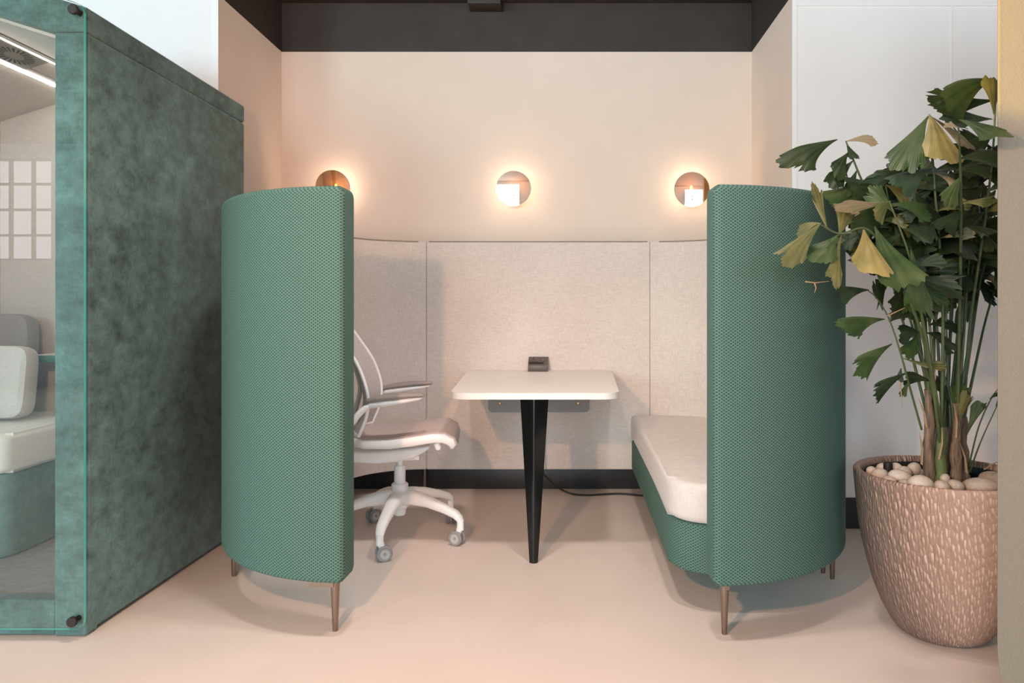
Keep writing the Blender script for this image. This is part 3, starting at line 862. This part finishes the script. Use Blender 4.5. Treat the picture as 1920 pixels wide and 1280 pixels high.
for px, py, Y, w, h, lab in ((1650, 887, 2.53, .036, .026, 'flat cream pebble at the left end of the planter'), (1724, 902, 2.335, .046, .030, 'large oval pebble with brown mark in front of the left palm stem'),
                        (1766, 910, 2.32, .034, .026, 'speckled pebble in front of the middle palm stem'), (1792, 907, 2.335, .030, .024, Q), (1836, 906, 2.335, .055, .030, 'largest pebble, beside the screen in the planter'),
                        (1696, 904, 2.36, .026, .018, Q), (1688, 888, 2.44, .038, .024, Q), (1668, 897, 2.43, .032, .018, Q), (1860, 895, 2.44, .05, .026, Q), (1713, 874, 2.57, .026, .024, Q), (1680, 871, 2.62, .026, .018, Q), (1697, 880, 2.55, .028, .02, Q),
                        (1635, 878, 2.585, .026, .017, Q), (1655, 872, 2.63, .028, .018, Q), (1771, 894, 2.37, .018, .022, 'small upright pebble between the palm stems')):
    c = P(px, py, Y); pebble(c.x, c.y, max(c.z - .010, .485 + h), w, w * .8, h, random.uniform(0, 3), lab)
tries = 0
while len(used) < 40 and tries < 4000:
    tries += 1; a = random.uniform(0, 2 * PI); r = .235 * math.sqrt(random.random()); x = CX + r * math.cos(a); y = CY + r * math.sin(a); s = random.uniform(.022, .036)
    if r + s > .243: continue
    if all((x - u) ** 2 + (y - v) ** 2 > (.82 * (s + w)) ** 2 for u, v, w in used): pebble(x, y, .486 + s * .45, s, s * .85, s * .44, random.uniform(0, 3), Q)
c = P(1665, 872, 2.60); bm = bmesh.new(); lathe(bm, [(.0, .484), (.016, .484), (.016, .552), (.012, .552), (.012, .50), (0, .50)], (c.x, c.y, 0), 20)
tag(link('watering_tube', bm, 'black_rubber'), 'short black tube standing among pebbles at the planter back left', 'tube')

palm = thing('fishtail_palm', 'tall fishtail palm with ragged green and golden leaves in the planter', 'plant', (CX + .03, CY, .50))
random.seed(11)
def stem(px, y, px2, py2, r0, r1, m, name='stem'):
    a = P(px, 900, y); a.z = .47; b = P(px2, py2, y + .01)
    n = 9; pts = [a.lerp(b, k / n) + Vector((.005 * math.sin(k * 1.3 + px), .004 * math.cos(k + px), 0)) for k in range(n + 1)]
    bm = bmesh.new(); tube(bm, pts, [r0 * (1 - k / n) + r1 * k / n + .0022 * math.sin(k * 2.3 + px) for k in range(n + 1)], 14)
    return link(name, bm, m, palm)
stem(1740, 2.43, 1743, 730, .023, .012, 'trunk')
stem(1763, 2.40, 1765, 800, .021, .013, 'sheath')
stem(1772, 2.50, 1778, 760, .024, .014, 'trunk')
stem(1789, 2.41, 1796, 755, .022, .012, 'trunk')
stem(1806, 2.45, 1806, 780, .022, .011, 'trunk')
stem(1752, 2.52, 1758, 770, .018, .010, 'trunk')
# dry husks standing off the stems
for (pa, pb, Y) in (((1737, 800), (1722, 745), 2.41), ((1728, 870), (1724, 810), 2.41), ((1760, 860), (1766, 800), 2.385), ((1792, 820), (1789, 760), 2.395), ((1812, 885), (1800, 830), 2.40), ((1750, 720), (1751, 690), 2.42)):
    a, b = P(*pa, Y), P(*pb, Y - .01); bm = bmesh.new(); tube(bm, [a, a.lerp(b, .5) + Vector((.004, -.004, 0)), b], [.008, .006, .0012], 8, flat=.4); link('dry_husk', bm, 'straw', palm)

def leaflet(bm, b, tip, A, seed, droop=.15, lean=.35, up=.55, mi=0, asym=None, jag=.135, roll=0):
    rnd = random.Random(seed)
    if asym is None: asym = rnd.uniform(-.16, .16)
    d = tip - b; L = d.length; d.normalize()
    n = Vector((rnd.uniform(-.35, .35), -1, up)); n = (n - d * n.dot(d)).normalized()
    if roll: n = Matrix.Rotation(roll, 3, d) @ n
    w = n.cross(d).normalized(); lay = bm.loops.layers.uv.verify()
    NU, NV = 9, 24; A = math.radians(A)
    ends = []
    big = [rnd.uniform(-1, 1) for _ in range(6)]
    for j in range(NV + 1):
        v = j / NV * 2 - 1; g = (v + 1) * 2.499; k = int(g); sm = big[k] + (big[k + 1] - big[k]) * (g - k)
        e = 1 - .18 * abs(v) ** 2.4 + asym * v + jag * .8 * sm + rnd.uniform(-jag, jag) * .38
        if rnd.random() < .06: e -= jag * 1.2
        ends.append(e)
    ph = rnd.uniform(0, 6)
    V = []
    for i in range(NU + 1):
        u = i / NU; row = []
        for j in range(NV + 1):
            v = j / NV * 2 - 1; e = ends[j]; uu = u * (1 + (e - 1) * u ** 3)
            a = v * A * (.42 + .58 * u ** .7) * (1 if u > .0 else .4)
            r = L * uu
            p = b + d * (r * math.cos(a)) + w * (r * math.sin(a) + .0015 * v)
            p += n * (L * (.007 * math.cos(v * PI * 3.5 + ph) * u + .05 * math.cos(v * 2.2 + ph) * u * u - .16 * lean * v * v * u + .05 * math.sin(u * 3 + ph)))
            p += Vector((0, 0, -droop * L * (u ** 2.2) + droop * L * u * .55))
            row.append((bm.verts.new(p), (v * .5 + .5, u)))
        V.append(row)
    for i in range(NU):
        for j in range(NV):
            q = (V[i][j], V[i][j + 1], V[i + 1][j + 1], V[i + 1][j])
            f = bm.faces.new([x[0] for x in q]); f.material_index = mi
            for lp, x in zip(f.loops, q): lp[lay].uv = x[1]
LM = ['leaf_dark', 'leaf_mid', 'leaf_olive', 'leaf_gold', 'leaf_blue', 'leaf_tan']
D, G, O, Y_, BL, TN = range(6)
seed = [100]
def frond(path, leaves, r0=.006, r1=.0025):
    """path: petiole through (px, py, depth); leaves: (px, py, depth, px tip, py tip, depth tip, half angle, colour, extras)"""
    pts = spline([P(*p) for p in path], 6)
    bm = bmesh.new(); tube(bm, pts, [r0 + (r1 - r0) * k / (len(pts) - 1) for k in range(len(pts))], 8)
    fr_ = link('frond', bm, 'petiole', palm)
    bm = bmesh.new()
    for lf in leaves:
        x, y, z, x2, y2, z2, A, m = lf[:8]; kw = lf[8] if len(lf) > 8 else {}
        seed[0] += 1; leaflet(bm, P(x, y, z), P(x2, y2, z2), A, seed[0], mi=m, **kw)
    o = link('foliage', bm, LM, fr_, recalc=False); o.data.shade_smooth()
    return fr_
# left upper frond
frond([(1742, 740, 2.43), (1722, 560, 2.42), (1665, 420, 2.40), (1622, 350, 2.38), (1597, 292, 2.36), (1586, 264, 2.35)], [
    (1572, 258, 2.35, 1480, 300, 2.30, 20, D, dict(droop=.28, asym=-.1)), (1586, 264, 2.35, 1642, 254, 2.33, 17, TN, dict(droop=.3)), (1588, 268, 2.35, 1602, 298, 2.34, 20, D),
    (1592, 284, 2.36, 1564, 326, 2.33, 24, D), (1600, 300, 2.36, 1556, 342, 2.34, 22, D), (1608, 318, 2.37, 1590, 366, 2.35, 20, G), (1618, 340, 2.38, 1562, 378, 2.36, 26, G), (1630, 360, 2.38, 1575, 400, 2.38, 24, D), (1640, 378, 2.39, 1700, 330, 2.42, 22, D)])
# tall centre frond
frond([(1765, 800, 2.40), (1768, 600, 2.36), (1761, 450, 2.34), (1754, 370, 2.33), (1750, 310, 2.32), (1742, 219, 2.31)], [
    (1741, 218, 2.31, 1678, 300, 2.22, 21, G, dict(droop=.22, roll=.5)), (1741, 218, 2.31, 1772, 296, 2.18, 22, Y_, dict(droop=.1, up=.9, jag=.06)), (1743, 218, 2.31, 1826, 260, 2.24, 20, TN, dict(droop=.28, roll=-.3)),
    (1750, 308, 2.32, 1744, 224, 2.30, 7, D, dict(droop=0)), (1747, 318, 2.32, 1678, 346, 2.26, 22, BL), (1752, 320, 2.32, 1820, 300, 2.30, 20, BL), (1752, 325, 2.32, 1800, 345, 2.28, 16, TN), (1750, 300, 2.36, 1705, 350, 2.38, 26, O),
    (1754, 388, 2.33, 1682, 392, 2.26, 17, BL), (1754, 390, 2.33, 1724, 440, 2.25, 22, BL), (1757, 395, 2.33, 1820, 375, 2.28, 16, O), (1757, 400, 2.33, 1812, 345, 2.34, 20, G), (1755, 350, 2.35, 1700, 380, 2.38, 26, D), (1760, 440, 2.34, 1690, 470, 2.30, 22, D), (1760, 445, 2.34, 1830, 430, 2.28, 15, TN)])
# right top frond, partly behind the screen
frond([(1806, 780, 2.45), (1820, 600, 2.42), (1846, 420, 2.36), (1862, 280, 2.32), (1868, 150, 2.30)], [
    (1866, 152, 2.30, 1768, 176, 2.26, 24, D, dict(droop=.25)), (1868, 185, 2.30, 1742, 190, 2.28, 22, D, dict(droop=.05)), (1862, 222, 2.30, 1765, 208, 2.26, 24, BL, dict(droop=.1)), (1865, 215, 2.30, 1862, 140, 2.25, 20, O, dict(droop=0)),
    (1862, 250, 2.31, 1800, 300, 2.25, 24, D), (1860, 280, 2.32, 1800, 250, 2.32, 26, D), (1858, 310, 2.32, 1795, 330, 2.30, 25, D), (1852, 350, 2.34, 1790, 372, 2.28, 24, D), (1850, 360, 2.34, 1905, 330, 2.30, 25, G), (1846, 400, 2.36, 1800, 425, 2.30, 22, D), (1846, 400, 2.36, 1890, 380, 2.30, 25, O), (1842, 430, 2.36, 1862, 470, 2.32, 20, D), (1850, 330, 2.34, 1870, 270, 2.30, 26, D)])
# frond that reaches past the screen's edge
frond([(1796, 755, 2.41), (1800, 560, 2.34), (1802, 400, 2.22), (1800, 300, 2.10), (1797, 238, 2.01)], [
    (1798, 228, 2.0, 1884, 243, 1.86, 19, G, dict(droop=.12, asym=.05, roll=.0)), (1796, 300, 2.12, 1872, 285, 2.10, 26, D, dict(droop=.05)), (1790, 322, 2.15, 1862, 305, 2.15, 26, D), (1797, 240, 2.01, 1770, 228, 2.05, 20, TN), (1802, 330, 2.16, 1776, 380, 2.12, 20, G), (1802, 380, 2.2, 1868, 372, 2.14, 20, O), (1803, 395, 2.22, 1765, 430, 2.18, 24, D), (1803, 420, 2.25, 1862, 440, 2.2, 22, D)])
# left middle frond with the big golden leaf
frond([(1763, 830, 2.40), (1742, 680, 2.34), (1705, 560, 2.26), (1660, 470, 2.2), (1622, 428, 2.16), (1575, 438, 2.15), (1537, 420, 2.14)], [
    (1538, 420, 2.14, 1476, 486, 2.10, 17, O, dict(droop=.15)), (1537, 419, 2.14, 1494, 428, 2.16, 26, O, dict(droop=.5)), (1554, 428, 2.14, 1525, 350, 2.18, 12, O, dict(droop=0)), (1572, 438, 2.15, 1528, 492, 2.14, 33, G, dict(droop=.05, jag=.05)), (1575, 440, 2.15, 1588, 388, 2.2, 24, O, dict(droop=0)),
    (1580, 440, 2.15, 1560, 530, 2.12, 10, O, dict(droop=.0)), (1620, 426, 2.16, 1632, 514, 2.08, 24, Y_, dict(droop=.05, jag=.06)), (1640, 424, 2.17, 1690, 526, 2.08, 23, G, dict(droop=.12)), (1620, 430, 2.18, 1575, 460, 2.22, 25, D), (1600, 432, 2.16, 1640, 480, 2.2, 26, D)])
frond([(1765, 800, 2.40), (1748, 700, 2.34), (1730, 600, 2.26), (1715, 530, 2.22), (1702, 470, 2.2), (1668, 378, 2.18)], [
    (1703, 468, 2.2, 1742, 592, 2.12, 20, G, dict(droop=.05)), (1668, 378, 2.18, 1564, 386, 2.12, 13, TN, dict(droop=.12)), (1668, 378, 2.2, 1640, 400, 2.14, 22, O), (1672, 380, 2.2, 1740, 395, 2.24, 18, G), (1690, 430, 2.2, 1745, 440, 2.2, 20, D), (1690, 440, 2.2, 1640, 470, 2.28, 24, D), (1712, 500, 2.22, 1770, 480, 2.2, 20, D), (1720, 540, 2.24, 1780, 560, 2.2, 20, D), (1676, 400, 2.2, 1625, 350, 2.28, 22, G)])
# thin lower left frond
frond([(1728, 805, 2.42), (1707, 730, 2.38), (1688, 660, 2.34), (1668, 600, 2.32), (1645, 560, 2.30), (1628, 545, 2.28)], [
    (1628, 545, 2.28, 1570, 548, 2.25, 19, D), (1657, 582, 2.31, 1645, 524, 2.30, 22, D, dict(droop=0)), (1660, 597, 2.31, 1578, 612, 2.26, 17, G), (1675, 642, 2.34, 1600, 692, 2.28, 14, G, dict(jag=.14)), (1668, 602, 2.32, 1720, 570, 2.34, 20, D), (1698, 700, 2.37, 1634, 735, 2.33, 13, D), (1690, 690, 2.36, 1686, 712, 2.36, 20, D), (1704, 715, 2.38, 1692, 740, 2.36, 14, G)], .004, .0016)
# inner low leaves
frond([(1770, 820, 2.44), (1745, 720, 2.42), (1725, 660, 2.40), (1700, 610, 2.40)], [
    (1692, 672, 2.39, 1776, 688, 2.33, 9, O, dict(droop=-.1, jag=.05)), (1728, 622, 2.4, 1680, 620, 2.36, 26, D), (1724, 625, 2.4, 1700, 662, 2.36, 20, G), (1735, 625, 2.4, 1790, 640, 2.42, 26, D), (1745, 715, 2.42, 1700, 700, 2.4, 20, D), (1745, 600, 2.4, 1710, 560, 2.42, 26, D), (1730, 590, 2.4, 1670, 570, 2.44, 22, D), (1740, 610, 2.42, 1800, 600, 2.44, 24, D)])
frond([(1789, 830, 2.44), (1785, 760, 2.44), (1770, 700, 2.45)], [(1788, 790, 2.43, 1805, 715, 2.40, 17, G, dict(droop=0)), (1792, 800, 2.43, 1812, 735, 2.39, 14, O, dict(droop=0)), (1780, 760, 2.44, 1755, 700, 2.42, 16, D), (1812, 815, 2.42, 1838, 754, 2.38, 11, G, dict(droop=0, jag=.05))])
frond([(1815, 880, 2.43), (1835, 800, 2.40), (1858, 748, 2.36), (1872, 728, 2.34)], [(1856, 748, 2.36, 1872, 735, 2.34, 14, D), (1850, 755, 2.36, 1842, 762, 2.36, 20, D)], .003, .0015)
frond([(1818, 885, 2.42), (1840, 825, 2.38), (1872, 755, 2.34)], [(1868, 762, 2.34, 1900, 700, 2.32, 14, G)], .003, .0015)
# many straight stalks and a dense crown behind them
R_ = random.Random(5)
for k, (x0, x1, y1) in enumerate(((1742, 1736, 430), (1750, 1760, 380), (1766, 1790, 360), (1770, 1812, 330), (1778, 1828, 390), (1786, 1840, 420), (1792, 1858, 450), (1798, 1866, 400), (1804, 1880, 500), (1760, 1722, 340), (1752, 1700, 300), (1790, 1808, 480), (1782, 1770, 420), (1747, 1690, 380),
                                  (1755, 1655, 320), (1744, 1640, 400), (1768, 1740, 290), (1776, 1800, 270), (1784, 1846, 260), (1762, 1710, 430), (1758, 1670, 450), (1795, 1836, 330))):
    Y0 = 2.46 + R_.uniform(-.03, .05); Y1 = Y0 + R_.uniform(-.06, .20)
    if x1 < 1715: Y1 = 2.36
    lv = []
    for q in range(R_.choice((9, 10, 11))):
        f = R_.uniform(0, .5); bx = x1 + (x0 - x1) * f * .5; by = y1 + f * 330
        if by > 545: continue
        ang = R_.uniform(0, 2 * PI); Ln = R_.uniform(66, 112)
        tx = bx + Ln * math.cos(ang) * 1.05; ty = by - Ln * math.sin(ang) * .65 + 14
        tx = max(tx, 1570 if 330 < ty < 430 else 1590); ty = max(ty, 236 if tx < 1760 else 200)
        if tx < 1665 and ty > 480: ty = 470
        if ty > 585: ty = 585
        Y2 = Y1 + R_.uniform(-.08, .08)
        if tx < 1700: Y2 = min(Y2, 2.38)
        ln = math.hypot(tx - bx, ty - by)
        if ln < 35: continue
        lv.append((bx, by, Y1, tx, ty, Y2, R_.uniform(19, 31), R_.choice((D, D, D, D, D, D, G, G, O, BL)), dict(roll=R_.uniform(-1.0, 1.0), jag=.18, droop=R_.uniform(.05, .3))))
    frond([(x0, 800, Y0), ((x0 * 2 + x1) / 3 - 2, 800 - (800 - y1) * .36, Y0), ((x0 + x1 * 2) / 3 - 4, 800 - (800 - y1) * .70, (Y0 + Y1) / 2), (x1, y1, Y1)], lv, .0058, .0028)
# dry fibres
for pts, Y in (([(1510, 528), (1528, 530), (1555, 527)], 2.14), ([(1527, 530), (1530, 540), (1527, 549)], 2.14), ([(1664, 592), (1690, 580), (1698, 576)], 2.25), ([(1688, 712), (1690, 740), (1692, 765)], 2.36), ([(1845, 880), (1865, 868), (1880, 862)], 2.38)):
    bm = bmesh.new(); tube(bm, [P(x, y, Y) for x, y in pts], [.0035, .0025, .001], 6, flat=.6); link('dry_fibre', bm, 'straw', palm)

# ------------------------------------------------------------------ screen at right edge
scr = thing('acoustic_screen', 'beige ribbed fabric screen standing at the right edge, near the planter', 'screen', (1.7, 1.99, 0))
bm = bmesh.new()
x0, x1, z0, z1 = 1.172, 2.4, .02, 2.45
pl_ = []
rl = .115
pl_ += [(x0 + rl - rl * math.cos(a) * .45 - rl * .55 , z0 + rl * 1.6 - rl * 1.6 * math.sin(a)) for a in [PI / 2 * k / 8 for k in range(9)]]
pl_ += [(x1, z0), (x1, z1), (x0, z1)]
a = [bm.verts.new((x, 1.965, z)) for x, z in pl_]; b = [bm.verts.new((x + (.036 if x < 1.6 else 0), 2.02, z)) for x, z in pl_]
bm.faces.new(a); bm.faces.new(b)
for i in range(len(pl_)): bm.faces.new((a[i], a[(i + 1) % len(pl_)], b[(i + 1) % len(pl_)], b[i]))
es = [e for e in bm.edges if abs(e.verts[0].co.y - e.verts[1].co.y) < 1e-4]
bmesh.ops.bevel(bm, geom=es, offset=.012, segments=3, profile=.5, affect='EDGES')
link('fabric_panel', bm, 'screen', scr, sharp=50)
for xx in (1.45, 2.2): link('foot', B(xx - .02, xx + .02, 1.90, 2.09, 0, .021, bev=.004), 'dark_metal', scr)

# ------------------------------------------------------------------ light
def area(loc, rot, sx, sy, e, col, name='window_light'):
    l = bpy.data.lights.new(name, 'AREA'); l.shape = 'RECTANGLE'; l.size = sx; l.size_y = sy; l.energy = e; l.color = col
    o = bpy.data.objects.new(name, l); COL.objects.link(o); o.location = loc; o.rotation_euler = rot
def lamp(kind, loc, e, col, size=.05, to=None, ang=60, blend=.3, name='room_lamp'):
    l = bpy.data.lights.new(name, kind); l.energy = e; l.color = col; l.shadow_soft_size = size
    if kind == 'SPOT': l.spot_size = math.radians(ang); l.spot_blend = blend
    o = bpy.data.objects.new(name, l); COL.objects.link(o); o.location = loc
    if to is not None: o.rotation_euler = (Vector(to) - Vector(loc)).to_track_quat('-Z', 'Y').to_euler()
for k, ((a, b, z0, z1), e, c) in enumerate(zip(wins, WE, WC)):
    area(((a + b) / 2, RY - .3, (z0 + z1) / 2), (PI / 2, 0, 0), b - a + .1, z1 - z0 + .1, e, c, 'window_light_%d' % (k + 1))
area((RX1 + .2, -1.5, 1.3), (PI / 2, 0, PI / 2), 5.5, 2.2, WE[5], WC[5], 'window_light_6')  # fill light behind the added right window
area((RX0 - .2, -1.5, 2.18), (PI / 2, 0, -PI / 2), 5.5, 2.45, WE[4], WC[4], 'window_light_5')  # side light behind the added left window
lamp('POINT', (-.75, .4, 1.65), KEY, KEYC, .035, name='warm_key_light')  # unseen warm source, set where the cast shadows point back to
lamp('SPOT', (-2.6, .3, 2.5), SUN, SUNC, .03, (1.45, 2.0, 2.17), 15.5, .12, name='sun_beam')
lamp('SPOT', (-.55, 2.12, 3.3), S1, S1C, .12, (-.64, 3.0, 0), 78, .6, name='downlight_a')
lamp('SPOT', (.30, 2.12, 3.3), S2, S1C, .12, (.25, 3.0, 0), 78, .6, name='downlight_b')
w = bpy.data.worlds.new('sky'); sc.world = w; w.use_nodes = True
bg = w.node_tree.nodes['Background']; bg.inputs[0].default_value = (.75, .85, 1, 1); bg.inputs[1].default_value = .4

# ------------------------------------------------------------------ camera
cam = bpy.data.cameras.new('camera'); co = bpy.data.objects.new('camera', cam); COL.objects.link(co)
co.location = (0, 0, HC); co.rotation_euler = (PI / 2, 0, 0)
cam.sensor_width = 36; cam.lens = FPX / 1920 * 36
cam.shift_x = -(VX - 960) / 1920; cam.shift_y = -(640 - VY) / 1920; cam.clip_start = .05
sc.camera = co
sc.view_settings.view_transform = 'Standard'; sc.view_settings.look = 'None'
sc.view_settings.exposure = 0.0; sc.view_settings.gamma = 1; sc.view_settings.use_curve_mapping = False
sc.cycles.use_denoising = True
sc.cycles.max_bounces = 10; sc.cycles.transparent_max_bounces = 12
sc.cycles.sample_clamp_indirect = 8
for o in bpy.data.objects:
    if '_local' in o: del o['_local']
